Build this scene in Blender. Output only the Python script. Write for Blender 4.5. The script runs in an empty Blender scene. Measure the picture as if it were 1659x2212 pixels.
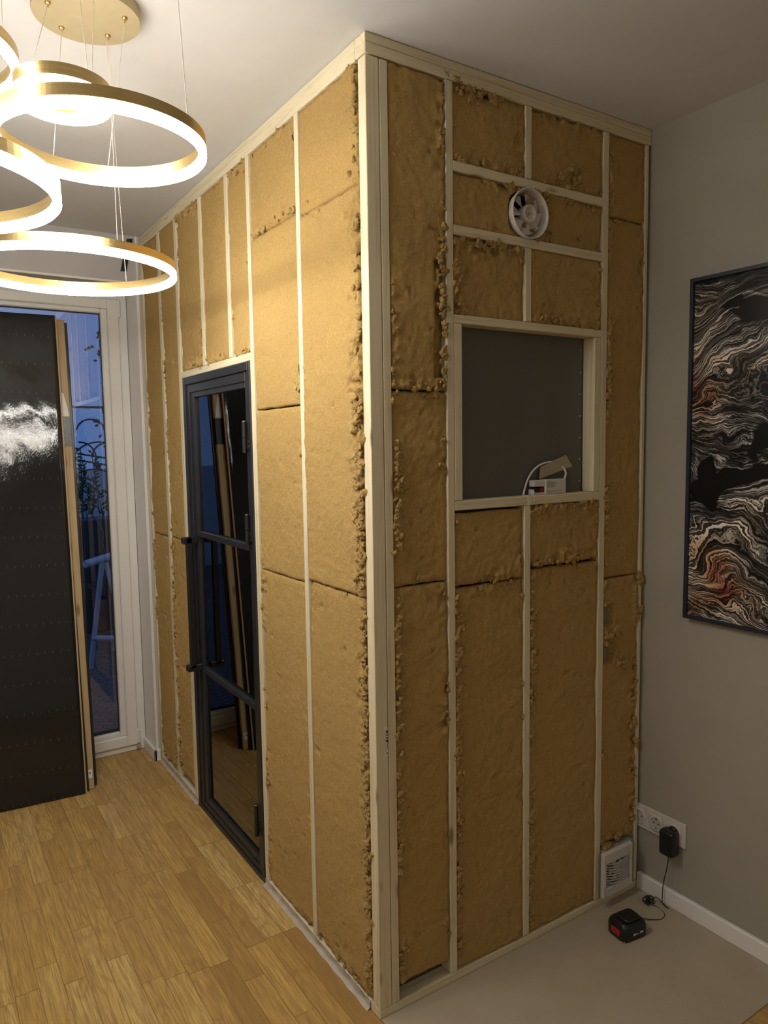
import bpy, math, random
import numpy as np
from mathutils import Matrix, Vector
R = random.Random(7)
PI = math.pi
W, D, H = 1.124, 2.114, 2.65          # booth width, booth length, room height
# ------------------------------------------------------------------ camera, world, exposure
sc = bpy.context.scene
C = sc.collection
cd = bpy.data.cameras.new('camera'); cam = bpy.data.objects.new('camera', cd); C.objects.link(cam)
cd.sensor_fit = 'HORIZONTAL'; cd.sensor_width = 36.0; cd.lens = 36.0 * 1582.42 / 1659.0
cd.clip_start = 0.02
def euler(rx, ry, rz):
    a, b, c = math.cos(rx), math.cos(ry), math.cos(rz); d, e, f = math.sin(rx), math.sin(ry), math.sin(rz)
    X = Matrix(((1,0,0),(0,a,-d),(0,d,a))); Y = Matrix(((b,0,e),(0,1,0),(-e,0,b))); Z = Matrix(((c,-f,0),(f,c,0),(0,0,1)))
    return Z @ Y @ X
cam.matrix_world = Matrix.Translation((-1.0266, -1.6337, 1.6174)) @ euler(1.47987, 0.01453, -0.57851).to_4x4()
sc.camera = cam
sc.view_settings.view_transform = 'Standard'; sc.view_settings.look = 'None'
sc.view_settings.gamma = 1.0; sc.view_settings.use_curve_mapping = False
sc.view_settings.exposure = 1.5
LAMP = 17.0                            # radiance of the ring diffusers
w = bpy.data.worlds.new('dusk_sky'); sc.world = w; w.use_nodes = True
bg = w.node_tree.nodes['Background']; bg.inputs[0].default_value = (0.034, 0.064, 0.150, 1); bg.inputs[1].default_value = 1.0
# added fill lights on the ceiling behind the camera, out of view (built below)
FILLS = [(-2.2, -2.2), (0.2, -2.6)]

# ------------------------------------------------------------------ node helpers
class NT:
    def __init__(s, name):
        s.m = bpy.data.materials.new(name); s.m.use_nodes = True
        s.t = s.m.node_tree; s.b = s.t.nodes['Principled BSDF']; s.out = s.t.nodes['Material Output']
    def n(s, typ, ins=None, **kw):
        x = s.t.nodes.new(typ)
        for k, v in kw.items(): setattr(x, k, v)
        for k, v in (ins or {}).items(): s.set(x.inputs[k], v)
        return x
    def set(s, sock, v):
        if isinstance(v, bpy.types.Node): v = v.outputs[0]
        if isinstance(v, bpy.types.NodeSocket): s.t.links.new(v, sock)
        else:
            if hasattr(sock.default_value, '__len__') and not hasattr(v, '__len__'): v = [v]*len(sock.default_value)
            if hasattr(v, '__len__') and len(sock.default_value) == 4 and len(v) == 3: v = tuple(v) + (1,)
            sock.default_value = v
    def math(s, op, a, b=0.0, c=0.0, clamp=False):
        x = s.n('ShaderNodeMath', {0: a, 1: b, 2: c}, operation=op); x.use_clamp = clamp; return x.outputs[0]
    def coord(s, which='Object', scale=(1,1,1), loc=(0,0,0), rot=(0,0,0)):
        tc = s.n('ShaderNodeTexCoord'); mp = s.n('ShaderNodeMapping', {'Vector': tc.outputs[which], 'Scale': scale, 'Location': loc, 'Rotation': rot})
        return mp.outputs[0]
    def noise(s, vec, scale=5, detail=3, rough=0.5, dist=0.0):
        return s.n('ShaderNodeTexNoise', {'Vector': vec, 'Scale': scale, 'Detail': detail, 'Roughness': rough, 'Distortion': dist}).outputs[0]
    def ramp(s, fac, stops, interp='LINEAR'):
        r = s.n('ShaderNodeValToRGB', {0: fac}); r.color_ramp.interpolation = interp
        e = r.color_ramp.elements
        while len(e) < len(stops): e.new(0.5)
        for i, (p, c) in enumerate(stops):
            e[i].position = p
            e[i].color = (c, c, c, 1) if not hasattr(c, '__len__') else tuple(c) + (1,)
        return r.outputs[0]
    def mix(s, fac, a, b, blend='MIX'):
        x = s.n('ShaderNodeMix', data_type='RGBA', blend_type=blend)
        s.set(x.inputs[0], fac); s.set(x.inputs[6], a); s.set(x.inputs[7], b); return x.outputs[2]
    def bump(s, h, strength=0.3, dist=0.002, normal=None):
        ins = {'Height': h, 'Strength': strength, 'Distance': dist}
        if normal is not None: ins['Normal'] = normal
        return s.n('ShaderNodeBump', ins).outputs[0]
    def fin(s, color=None, rough=0.5, metal=0.0, normal=None, spec=None, **kw):
        if color is not None: s.set(s.b.inputs['Base Color'], color)
        s.set(s.b.inputs['Roughness'], rough); s.set(s.b.inputs['Metallic'], metal)
        if normal is not None: s.set(s.b.inputs['Normal'], normal)
        if spec is not None: s.set(s.b.inputs['Specular IOR Level'], spec)
        for k, v in kw.items(): s.set(s.b.inputs[k.replace('_', ' ')], v)
        return s.m
def plain(name, col, rough=0.5, metal=0.0, var=0.06, scale=30, bump=0.0, spec=None):
    t = NT(name); v = t.coord()
    n = t.noise(v, scale, 3)
    c2 = tuple(max(0, x*(1-var)) for x in col); c1 = tuple(min(1, x*(1+var)) for x in col)
    c = t.ramp(n, [(0.3, c2), (0.7, c1)])
    nr = t.bump(t.noise(v, scale*6, 2), bump, 0.001) if bump else None
    return t.fin(c, rough, metal, nr, spec)

# ------------------------------------------------------------------ materials
def wood(name, axis, base=(0.72, 0.645, 0.455), dark=(0.59, 0.48, 0.31)):
    t = NT(name)
    sc_ = [26, 26, 26]; sc_[axis] = 0.9
    oi = t.n('ShaderNodeObjectInfo'); tc = t.n('ShaderNodeTexCoord')
    off = t.n('ShaderNodeVectorMath', {0: tc.outputs['Object'], 1: t.n('ShaderNodeCombineXYZ', {0: t.math('MULTIPLY', oi.outputs['Random'], 7.0), 1: t.math('MULTIPLY', oi.outputs['Random'], 3.0), 2: t.math('MULTIPLY', oi.outputs['Random'], 5.0)})}, operation='ADD').outputs[0]
    v = t.n('ShaderNodeMapping', {'Vector': off, 'Scale': sc_}).outputs[0]
    g = t.noise(v, 3.0, 4, 0.6, 0.6)
    g2 = t.noise(v, 14.0, 2, 0.5)
    c = t.ramp(g, [(0.30, dark), (0.47, base), (0.75, tuple(min(1, x*1.07) for x in base))])
    c = t.mix(t.math('MULTIPLY', g2, 0.25), c, dark)
    sk = [14, 14, 14]; sk[axis] = 4.2
    vk = t.n('ShaderNodeMapping', {'Vector': off, 'Scale': sk}).outputs[0]
    vo = t.n('ShaderNodeTexVoronoi', {'Vector': vk, 'Scale': 1.0, 'Randomness': 1.0})
    kn = t.ramp(vo.outputs['Distance'], [(0.07, 1.0), (0.16, 0.0)])
    sel = t.math('GREATER_THAN', t.n('ShaderNodeSeparateXYZ', {0: vo.outputs['Color']}).outputs[0], 0.62)
    c = t.mix(t.math('MULTIPLY', t.math('MULTIPLY', kn, sel), 0.8), c, (0.20, 0.11, 0.05))
    return t.fin(c, 0.62, 0, t.bump(g2, 0.25, 0.0006), 0.3)
WOOD = [wood('spruce_x', 0), wood('spruce_y', 1), wood('spruce_z', 2)]

def insulation():
    t = NT('wood_fibre_insulation'); v = t.coord()
    tc = t.n('ShaderNodeTexCoord')
    fib = t.noise(v, 420, 4, 0.75, 2.2)
    mid = t.noise(v, 130, 4, 0.65, 1.2)
    low = t.noise(v, 7, 3, 0.5)
    c = t.ramp(fib, [(0.28, (0.38, 0.228, 0.070)), (0.50, (0.64, 0.418, 0.145)), (0.70, (0.89, 0.655, 0.29))])
    c = t.mix(t.ramp(mid, [(0.35, 0.30), (0.6, 0.0)]), c, (0.40, 0.24, 0.085))
    c = t.mix(t.ramp(low, [(0.35, 0.22), (0.65, 0.0)]), c, (0.55, 0.37, 0.16))
    h = t.math('ADD', t.math('MULTIPLY', fib, 0.45), mid)
    return t.fin(c, 0.95, 0, t.bump(h, 1.0, 0.0052), 0.1)
INS = insulation()
FIB = plain('loose_fibre', (0.80, 0.60, 0.30), 0.9, var=0.15, scale=60)

def parquet():
    t = NT('oak_parquet'); tc = t.n('ShaderNodeTexCoord')
    s = t.n('ShaderNodeSeparateXYZ', {0: tc.outputs['Object']})
    X, Y = s.outputs[0], s.outputs[1]
    sx = t.math('DIVIDE', t.math('ADD', X, 10.0), 0.0655); row = t.math('FLOOR', sx); fx = t.math('FRACT', sx)
    rnd = t.n('ShaderNodeTexWhiteNoise', {'W': row}, noise_dimensions='1D').outputs[0]
    trip = t.math('FLOOR', t.math('DIVIDE', row, 3.0))
    yy = t.math('ADD', t.math('DIVIDE', t.math('ADD', Y, 10.0), 0.43), t.math('MULTIPLY', rnd, 9.0))
    yy = t.math('ADD', yy, t.math('MULTIPLY', t.math('SINE', t.math('MULTIPLY', yy, 2.1)), 0.22))
    col = t.math('FLOOR', yy); fy = t.math('FRACT', yy)
    idv = t.n('ShaderNodeCombineXYZ', {0: row, 1: col, 2: 0.0})
    wn = t.n('ShaderNodeTexWhiteNoise', {'Vector': idv}, noise_dimensions='3D')
    tone = wn.outputs[0]
    ofs = t.n('ShaderNodeVectorMath', {0: wn.outputs[1], 1: (9.0, 9.0, 9.0)}, operation='MULTIPLY')
    pv = t.n('ShaderNodeVectorMath', {0: tc.outputs['Object'], 1: ofs.outputs[0]}, operation='ADD').outputs[0]
    g1v = t.n('ShaderNodeMapping', {'Vector': pv, 'Scale': (34, 2.0, 1)}).outputs[0]
    fine = t.noise(t.n('ShaderNodeMapping', {'Vector': pv, 'Scale': (260, 9.0, 1)}).outputs[0], 1.0, 3, 0.6)
    warp = t.noise(t.n('ShaderNodeMapping', {'Vector': pv, 'Scale': (9, 2.2, 1)}).outputs[0], 1.0, 2, 0.5)
    rings = t.math('FRACT', t.math('MULTIPLY', warp, 11.0))
    rings = t.math('ABSOLUTE', t.math('SUBTRACT', rings, 0.5))
    g1 = t.noise(g1v, 1.5, 4, 0.6, 0.4)
    c = t.ramp(tone, [(0.0, (0.38, 0.225, 0.066)), (0.18, (0.53, 0.335, 0.095)), (0.75, (0.62, 0.410, 0.122)), (1.0, (0.74, 0.54, 0.20))])
    c = t.mix(t.ramp(g1, [(0.35, 0.55), (0.6, 0.0)]), c, (0.36, 0.21, 0.075))
    c = t.mix(t.math('MULTIPLY', t.ramp(rings, [(0.0, 1.0), (0.28, 0.0)]), t.math('MULTIPLY', t.math('GREATER_THAN', t.n('ShaderNodeSeparateXYZ', {0: wn.outputs[1]}).outputs[2], 0.6), 0.45)), c, (0.32, 0.185, 0.075))
    c = t.mix(t.ramp(fine, [(0.40, 0.60), (0.58, 0.0)]), c, (0.30, 0.17, 0.07))
    ex = t.math('MULTIPLY', t.math('ABSOLUTE', t.math('SUBTRACT', fx, 0.5)), 2.0)
    ey = t.math('MULTIPLY', t.math('ABSOLUTE', t.math('SUBTRACT', fy, 0.5)), 2.0)
    gap = t.math('MAXIMUM', t.math('GREATER_THAN', ex, 0.970), t.math('GREATER_THAN', ey, 0.9935))
    c = t.mix(t.math('MULTIPLY', gap, 0.7), c, (0.16, 0.09, 0.035))
    h = t.math('SUBTRACT', t.math('MULTIPLY', fine, 0.2), gap)
    return t.fin(c, t.ramp(fine, [(0.3, 0.42), (0.7, 0.34)]), 0, t.bump(h, 0.25, 0.0008), 0.3)
OAK = parquet()

CEIL = plain('ceiling_paint', (0.60, 0.595, 0.585), 0.9, var=0.015, scale=12, bump=0.06)
TAUPE = plain('taupe_paint', (0.345, 0.322, 0.272), 0.85, var=0.02, scale=9, bump=0.05)
GREYW = plain('pale_grey_paint', (0.50, 0.49, 0.49), 0.88, var=0.02, scale=9, bump=0.05)
WHITE = plain('white_paint', (0.80, 0.78, 0.75), 0.45, var=0.02, scale=14)
PVC = plain('white_pvc', (0.80, 0.79, 0.765), 0.32, var=0.01, scale=10)
GASK = plain('black_gasket', (0.02, 0.02, 0.022), 0.6)
DRY = plain('grey_panel', (0.125, 0.120, 0.104), 0.55, var=0.05, scale=3)
MAT = None
def matm():
    t = NT('beige_underlay'); v = t.coord()
    n = t.noise(v, 3.5, 5, 0.6); f = t.noise(v, 420, 2)
    c = t.ramp(n, [(0.3, (0.40, 0.335, 0.245)), (0.7, (0.48, 0.41, 0.31))])
    c = t.mix(t.math('MULTIPLY', f, 0.25), c, (0.32, 0.26, 0.18))
    vo = t.n('ShaderNodeTexVoronoi', {'Vector': v, 'Scale': 34.0}).outputs[0]
    c = t.mix(t.math('MULTIPLY', t.math('LESS_THAN', vo, 0.045), 0.7), c, (0.75, 0.70, 0.60))
    return t.fin(c, 0.6, 0, t.bump(f, 0.12, 0.0006), 0.3)
MAT = matm()
STEEL = plain('black_steel', (0.018, 0.019, 0.022), 0.42, 0.0, var=0.2, scale=20, bump=0.04, spec=0.55)
BLACK = plain('black_plastic', (0.010, 0.010, 0.011), 0.42, var=0.2, scale=60, bump=0.05)
RED = plain('red_plastic', (0.45, 0.012, 0.02), 0.45)
GREYP = plain('warm_white_plastic', (0.62, 0.59, 0.55), 0.42, var=0.03, scale=20)
CHROME = plain('chrome', (0.75, 0.74, 0.72), 0.2, 1.0, var=0.03)
INK = plain('dark_ink', (0.03, 0.025, 0.02), 0.8)
PAPER = plain('white_sticker', (0.78, 0.76, 0.74), 0.5, var=0.03)
NAVY = plain('navy_frame', (0.016, 0.017, 0.035), 0.4, var=0.1)
def brass():
    t = NT('brushed_brass'); v = t.coord(scale=(1, 1, 60))
    n = t.noise(v, 12, 3)
    c = t.ramp(n, [(0.3, (0.50, 0.36, 0.14)), (0.7, (0.66, 0.50, 0.24))])
    return t.fin(c, 0.32, 1.0, t.bump(n, 0.06, 0.0003))
BRASS = brass()
CANO = plain('matt_gold', (0.42, 0.34, 0.19), 0.5, 0.35, var=0.04)
WIRE = plain('clear_cable', (0.55, 0.52, 0.45), 0.4, 0.3)
def emit():
    t = NT('lamp_diffuser'); t.fin((0.9, 0.9, 0.88), 0.4)
    t.set(t.b.inputs['Emission Color'], (1.0, 0.955, 0.875)); t.b.inputs['Emission Strength'].default_value = LAMP
    return t.m
GLOW = emit()
def fillm():  # glow of the added fill lights
    t = NT('downlight_lens'); t.fin((0.9, 0.9, 0.88), 0.4)
    t.set(t.b.inputs['Emission Color'], (1.0, 0.90, 0.78)); t.b.inputs['Emission Strength'].default_value = 25.0
    return t.m
LENS = fillm()
def glass(name, tint=(1, 1, 1), ior=1.5, rough=0.0):
    t = NT(name)
    tr = t.n('ShaderNodeBsdfTransparent', {0: tint}); gl = t.n('ShaderNodeBsdfGlossy', {'Color': (1, 1, 1), 'Roughness': rough})
    fr = t.n('ShaderNodeFresnel', {'IOR': ior})
    mx = t.n('ShaderNodeMixShader', {0: fr, 1: tr, 2: gl}); t.t.links.new(mx.outputs[0], t.out.inputs[0])
    return t.m
GLASS = glass('window_glass', (0.90, 0.93, 0.95), 1.85)
SMOKE = glass('smoked_glass', (0.62, 0.64, 0.66), 2.5)
def foil():
    t = NT('black_shrink_film'); v = t.coord()
    s = t.n('ShaderNodeSeparateXYZ', {0: v})
    a = t.noise(t.coord(scale=(1, 1, 0.55), rot=(0, 0.5, 0)), 75, 3, 0.55, 2.0)
    b = t.noise(t.coord(scale=(2.6, 1, 0.7), rot=(0, -0.6, 0)), 16, 2, 0.5, 1.0)
    lo = t.noise(v, 2.0, 2)
    up = t.ramp(s.outputs[2], [(0.0, 0.12), (0.42, 0.12), (0.62, 1.0), (1.0, 1.0)])
    up = t.ramp(t.math('ADD', t.math('DIVIDE', s.outputs[2], 2.3), t.math('MULTIPLY', t.math('SUBTRACT', lo, 0.5), 0.35)), [(0.40, 0.10), (0.60, 1.0)])
    msk = t.ramp(t.noise(v, 4.5, 2), [(0.42, 0.0), (0.55, 1.0)])
    h = t.math('ADD', t.math('MULTIPLY', t.math('MULTIPLY', a, up), 1.0), t.math('MULTIPLY', t.math('MULTIPLY', b, msk), 1.0))
    # glints on the perforation rows, painted into the colour as grey ticks
    fx = t.math('FRACT', t.math('DIVIDE', s.outputs[0], 0.034)); fz = t.math('FRACT', t.math('DIVIDE', t.math('ADD', s.outputs[2], t.math('MULTIPLY', s.outputs[0], 0.03)), 0.135))
    glint = t.math('MULTIPLY', t.math('LESS_THAN', fx, 0.05), t.math('LESS_THAN', fz, 0.075))
    c = t.mix(t.math('MULTIPLY', glint, 0.18), (0.014, 0.014, 0.015), (0.5, 0.5, 0.5))
    return t.fin(c, 0.07, 0, t.bump(h, 0.5, 0.0003), 0.42)
FOIL = foil()
FOILS = plain('black_film_plain', (0.013, 0.013, 0.014), 0.28, var=0.1, scale=40, bump=0.3)
OAKP = wood('raw_oak_panel', 2, (0.50, 0.37, 0.21), (0.36, 0.25, 0.12))
TAPE = None
def tapem():
    t = NT('masking_tape'); v = t.coord()
    n = t.noise(v, 90, 3)
    tr = t.n('ShaderNodeBsdfTransparent', {0: (0.9, 0.85, 0.7)}); df = t.n('ShaderNodeBsdfDiffuse', {0: t.ramp(n, [(0.3, (0.50, 0.45, 0.30)), (0.7, (0.58, 0.53, 0.38))])})
    mx = t.n('ShaderNodeMixShader', {0: 0.72, 1: tr, 2: df}); t.t.links.new(mx.outputs[0], t.out.inputs[0]); return t.m
TAPE = tapem()
FILM = plain('milky_film', (0.52, 0.46, 0.40), 0.45, var=0.1, scale=25, bump=0.5)

# ------------------------------------------------------------------ geometry helpers
class G:
    def __init__(s): s.v = []; s.f = []; s.sm = []
    def add(s, vs, fs, smooth=False):
        o = len(s.v); s.v += [tuple(p) for p in vs]; s.f += [tuple(i+o for i in f) for f in fs]; s.sm += [smooth]*len(fs); return s
    def box(s, a, b, bev=0.0, M=None):
        x0, y0, z0 = (min(p, q) for p, q in zip(a, b)); x1, y1, z1 = (max(p, q) for p, q in zip(a, b))
        e = min(bev, (x1-x0)*0.45, (y1-y0)*0.45, (z1-z0)*0.45)
        if e <= 0:
            vs = [(x, y, z) for x in (x0, x1) for y in (y0, y1) for z in (z0, z1)]
            fs = [(0,1,3,2), (4,6,7,5), (0,4,5,1), (2,3,7,6), (0,2,6,4), (1,5,7,3)]
        else:
            vs = []; idx = {}
            L = ((x0, x1), (y0, y1), (z0, z1))
            for i in (0, 1):
                for j in (0, 1):
                    for k in (0, 1):
                        c = (i, j, k)
                        for ax in range(3):
                            p = [L[q][c[q]] + (0 if q == ax else (e if c[q] == 0 else -e)) for q in range(3)]
                            idx[(c, ax)] = len(vs); vs.append(tuple(p))
            fs = []
            for ax in range(3):
                o = [q for q in range(3) if q != ax]
                for sd in (0, 1):
                    cs = []
                    for (p, q) in ((0,0), (1,0), (1,1), (0,1)):
                        c = [0,0,0]; c[ax] = sd; c[o[0]] = p; c[o[1]] = q; cs.append(idx[(tuple(c), ax)])
                    flip = (sd == 0) ^ (ax == 1)
                    fs.append(tuple(cs[::-1]) if flip else tuple(cs))
            for ax in range(3):
                o = [q for q in range(3) if q != ax]
                for p in (0, 1):
                    for q in (0, 1):
                        c0 = [0,0,0]; c1 = [0,0,0]; c0[o[0]] = c1[o[0]] = p; c0[o[1]] = c1[o[1]] = q; c0[ax] = 0; c1[ax] = 1
                        c0 = tuple(c0); c1 = tuple(c1)
                        fs.append((idx[(c0, o[0])], idx[(c1, o[0])], idx[(c1, o[1])], idx[(c0, o[1])]))
            for i in (0, 1):
                for j in (0, 1):
                    for k in (0, 1): fs.append(tuple(idx[((i, j, k), a_)] for a_ in range(3)))
        if M is not None: vs = [tuple(M @ Vector(p)) for p in vs]
        return s.add(vs, fs)
    def tube(s, pts, r, n=8, close=False):
        pts = [Vector(p) for p in pts]; m = len(pts); rr = r if hasattr(r, '__len__') else [r]*m
        vs = []; up = Vector((0.13, 0.27, 0.95))
        for i, p in enumerate(pts):
            a = pts[(i-1) % m] if (close or i) else p; b = pts[(i+1) % m] if (close or i < m-1) else p
            t = (b-a).normalized(); u = t.cross(up)
            if u.length < 0.05: u = t.cross(Vector((1, 0, 0)))
            u.normalize(); w_ = t.cross(u)
            for k in range(n):
                th = 2*PI*k/n; vs.append(p + (u*math.cos(th) + w_*math.sin(th))*rr[i])
        fs = []
        for i in range(m if close else m-1):
            j = (i+1) % m
            for k in range(n): fs.append((i*n+k, i*n+(k+1) % n, j*n+(k+1) % n, j*n+k))
        s.add(vs, fs, True)
        if not close: s.add(vs[:n], [tuple(range(n))[::-1]]); s.add(vs[-n:], [tuple(range(n))])
        return s
    def lathe(s, prof, center, axis='z', n=48, close=True, smooth=True):
        cx, cy, cz = center; vs = []
        m = len(prof)
        for i in range(n):
            a = 2*PI*i/n; ca, sa = math.cos(a), math.sin(a)
            for r, h in prof:
                if axis == 'z': vs.append((cx+r*ca, cy+r*sa, cz+h))
                elif axis == 'y': vs.append((cx+r*ca, cy+h, cz+r*sa))
                else: vs.append((cx+h, cy+r*ca, cz+r*sa))
        fs = []
        for i in range(n):
            j = (i+1) % n
            for k in range(m if close else m-1):
                l = (k+1) % m; fs.append((i*m+k, j*m+k, j*m+l, i*m+l))
        return s.add(vs, fs, smooth)
    def disc(s, c, r, axis='y', n=32, h=0.0):
        return s.lathe([(0.0001, 0), (r, 0), (r, h or 0.0005), (0.0001, h or 0.0005)], c, axis, n, True, False)
    def prism(s, poly, d0, d1, axis='y'):
        n = len(poly)
        def P(p, d):
            return {'y': (p[0], d, p[1]), 'x': (d, p[0], p[1]), 'z': (p[0], p[1], d)}[axis]
        vs = [P(p, d0) for p in poly] + [P(p, d1) for p in poly]
        fs = [tuple(range(n)), tuple(range(2*n-1, n-1, -1))] + [(i, n+i, n+(i+1) % n, (i+1) % n) for i in range(n)]
        return s.add(vs, fs)
    def grid(s, P, nu, nv, smooth=True):
        fs = [(j*nu+i, j*nu+i+1, (j+1)*nu+i+1, (j+1)*nu+i) for j in range(nv-1) for i in range(nu-1)]
        return s.add(P, fs, smooth)
def ob(name, g, mat, parent=None, base=None, local=False, **props):
    """links g as one mesh object; g is in world coordinates unless local"""
    if base is None:
        base = (0, 0, 0) if parent is not None else (tuple(np.array(g.v).min(0)*0.5+np.array(g.v).max(0)*0.5)[:2] + (min(p[2] for p in g.v),))
    off = np.array(base, float)
    if parent is not None and not local: off = off + np.array(parent['_w'])
    if local: off = np.array(base, float)*0
    v = np.array(g.v, float) - off
    me = bpy.data.meshes.new(name); me.from_pydata(v.tolist(), [], g.f)
    me.polygons.foreach_set('use_smooth', g.sm); me.materials.append(mat)
    import bmesh
    b = bmesh.new(); b.from_mesh(me); bmesh.ops.recalc_face_normals(b, faces=b.faces)
    b.to_mesh(me); b.free(); me.update()
    o = bpy.data.objects.new(name, me); C.objects.link(o); o.location = base
    if parent is not None: o.parent = parent
    o['_w'] = tuple(off) if not local else tuple(base)
    for k, x in props.items(): o[k] = x
    return o
def thing(name, label, cat, loc, rot=(0,0,0), group=None, kind=None):
    o = bpy.data.objects.new(name, None); C.objects.link(o); o.empty_display_size = 0.05
    o.location = loc; o.rotation_euler = rot; o['_w'] = tuple(loc)
    if label: o['label'] = label
    if cat: o['category'] = cat
    if group: o['group'] = group
    if kind: o['kind'] = kind
    return o
def st(name, g, mat, parent=None, **k):
    if parent is None: k['kind'] = 'structure'
    return ob(name, g, mat, parent, **k)

# ------------------------------------------------------------------ room shell
XL, YF = -3.0, -3.2
YW = 2.31                              # window frame plane
st('floor', G().box((XL-0.1, YF-0.1, -0.1), (W+0.1, YW+0.09, 0.0)), OAK)
st('ceiling', G().box((XL-0.1, YF-0.1, H), (W+0.1, D+0.36, H+0.1)), CEIL)
st('wall_right', G().box((W, YF-0.1, 0), (W+0.1, D+0.36, H)), TAUPE)
st('wall_left', G().box((XL-0.1, YF-0.1, 0), (XL, D+0.36, H)), WHITE)
st('wall_front', G().box((XL, YF-0.1, 0), (W, YF, H)), WHITE)
OX0, OX1, OZ = -1.75, -0.02, 2.425    # opening of the balcony window
g = G().box((OX1, D, 0), (W, D+0.35, H)); g.box((XL, D, 0), (OX0, D+0.35, H)); g.box((OX0, D, OZ), (OX1, D+0.35, H))
st('wall_back', g, GREYW)
g = G().box((OX1-0.002, D-0.001, 0.0), (OX1+0.002, YW, OZ)); st('trim_1', g, WHITE)
st('trim_2', G().box((-0.0195, D-0.006, 0.06), (-0.010, D, H), 0.001), WHITE)
st('trim_3', G().box((OX0, D-0.004, OZ-0.004), (OX1, D+0.003, OZ+0.006)), WHITE)
st('baseboard_back', G().box((-0.036, D-0.016, 0), (OX1-0.002, YW-0.001, 0.06), 0.003).box((-0.036, D-0.016, 0), (-0.003, D-0.001, 0.06), 0.003), WHITE)
st('baseboard_right', G().box((W-0.017, YF, 0), (W, -0.002, 0.062), 0.003), WHITE)
# booth linings
g = G().box((0.052, 0.052, 0), (W, 0.064, H)); st('wall_booth_front', g, DRY)
g = G().box((0.052, 0.066, 0), (0.064, 0.783, H)); g.box((0.052, 1.516, 0), (0.064, D, H)); g.box((0.052, 0.783, 1.918), (0.064, 1.516, H))
st('wall_booth_side', g, DRY)

# ------------------------------------------------------------------ balcony window
win = thing('window_1', 'white plastic balcony window with a hinged sash, packages leaning against it', 'window', (-0.9, YW, 0), kind='structure')
def hollow(g, x0, x1, z0, z1, l, r, b, t, y0, y1, bev=0.003):
    g.box((x0, y0, z0), (x0+l, y1, z1), bev); g.box((x1-r, y0, z0), (x1, y1, z1), bev)
    g.box((x0+l, y0, z0), (x1-r, y1, z0+b), bev); g.box((x0+l, y0, z1-t), (x1-r, y1, z1), bev); return g
st('window_frame', hollow(G(), OX0, OX1-0.003, 0.0, OZ-0.001, 0.05, 0.046, 0.036, 0.05, YW, YW+0.07), PVC, win)
sx0, sx1 = -0.86, -0.067
for (a, b, nm) in ((sx0, sx1, 1), (-1.70, -0.865, 2)):
    sash = st('sash', hollow(G(), a, b, 0.036, 2.376, 0.055, 0.055, 0.055, 0.05, YW-0.016, YW+0.055, 0.004), PVC, win)
    st('glazing_bead', hollow(G(), a+0.054, b-0.054, 0.089, 2.327, 0.032, 0.032, 0.028, 0.024, YW-0.004, YW+0.045, 0.005), PVC, sash)
    st('gasket', hollow(G(), a+0.086, b-0.086, 0.117, 2.303, 0.004, 0.004, 0.012, 0.004, YW+0.018, YW+0.03, 0), GASK, sash)
    st('pane', G().box((a+0.088, YW+0.022, 0.118), (b-0.088, YW+0.028, 2.302)), GLASS, sash)
for z0, z1 in ((2.285, 2.372), (0.045, 0.12)):
    hg = st('hinge', G().box((-0.073, YW-0.026, z0), (-0.060, YW-0.012, z1), 0.004), PVC, win)
st('hinge_pin', G().tube([(-0.066, YW-0.021, 0.018), (-0.066, YW-0.021, 0.05)], 0.007).box((-0.078, YW-0.03, 0.026), (-0.055, YW-0.012, 0.034), 0.002), CHROME, win)

# ------------------------------------------------------------------ timbers of the booth
def timber(name, a, b, axis, label, cat='timber', group=None, bev=0.0016):
    o = ob(name, G().box(a, b, bev), WOOD[axis], label=label, category=cat)
    if group: o['group'] = group
    return o
DP = 0.049
# right-hand face (y = 0)
timber('corner_post', (0.0, 0.0, 0.029), (0.040, 0.036, 2.594), 2, 'wide square corner post where the two insulated walls meet', 'post')
ob('barcode_sticker', G().box((0.0290, -0.0006, 0.764), (0.0395, 0.0, 0.846)), PAPER, label='narrow white barcode sticker on the corner post', category='sticker')
sb = bpy.data.objects['barcode_sticker']
g = G()
for z0, z1 in ((0.830, 0.838), (0.823, 0.827), (0.815, 0.819), (0.804, 0.812)): g.box((0.0335, -0.0010, z0), (0.0388, -0.0005, z1))
g.box((0.0300, -0.0010, 0.778), (0.0306, -0.0005, 0.838)); g.box((0.0355, -0.0010, 0.788), (0.0362, -0.0005, 0.802)); g.box((0.0375, -0.0010, 0.780), (0.0381, -0.0005, 0.801))
g.lathe([(0.0020, 0), (0.0027, 0), (0.0027, 0.0004), (0.0020, 0.0004)], (0.0362, -0.001, 0.772), 'y', 16).box((0.0357, -0.001, 0.770), (0.0367, -0.0006, 0.776))
ob('print', g, INK, sb)
timber('wall_stud', (0.042, 0.0, 0.029), (0.067, DP, 2.594), 2, 'narrow stud fixed against the right side of the corner post', 'stud')
timber('wall_stud', (0.254, 0.0, 0.029), (0.279, DP, 2.597), 2, 'full-height stud left of the window opening', 'stud')
for (z0, z1, lb) in ((2.393, 2.598, 'short stud directly under the top beam, above the round fan'), (1.980, 2.194, 'short stud between the round fan rail and the window head'), (0.031, 1.427, 'stud running from the window sill down to the floor beam')):
    timber('wall_stud', (0.5505, 0.0, z0), (0.5755, DP, z1), 2, lb, 'stud')
timber('wall_stud', (0.888, 0.0, 0.031), (0.915, DP, 2.597), 2, 'full-height stud right of the window opening', 'stud')
timber('wall_stud', (1.096, 0.0, 0.031), (1.112, DP, 2.597), 2, 'stud in the corner against the grey wall', 'stud')
timber('top_plate', (0.0, 0.0, 2.626), (W-0.001, DP, 2.649), 0, 'upper of two beams under the ceiling above the window wall', 'beam')
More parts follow.
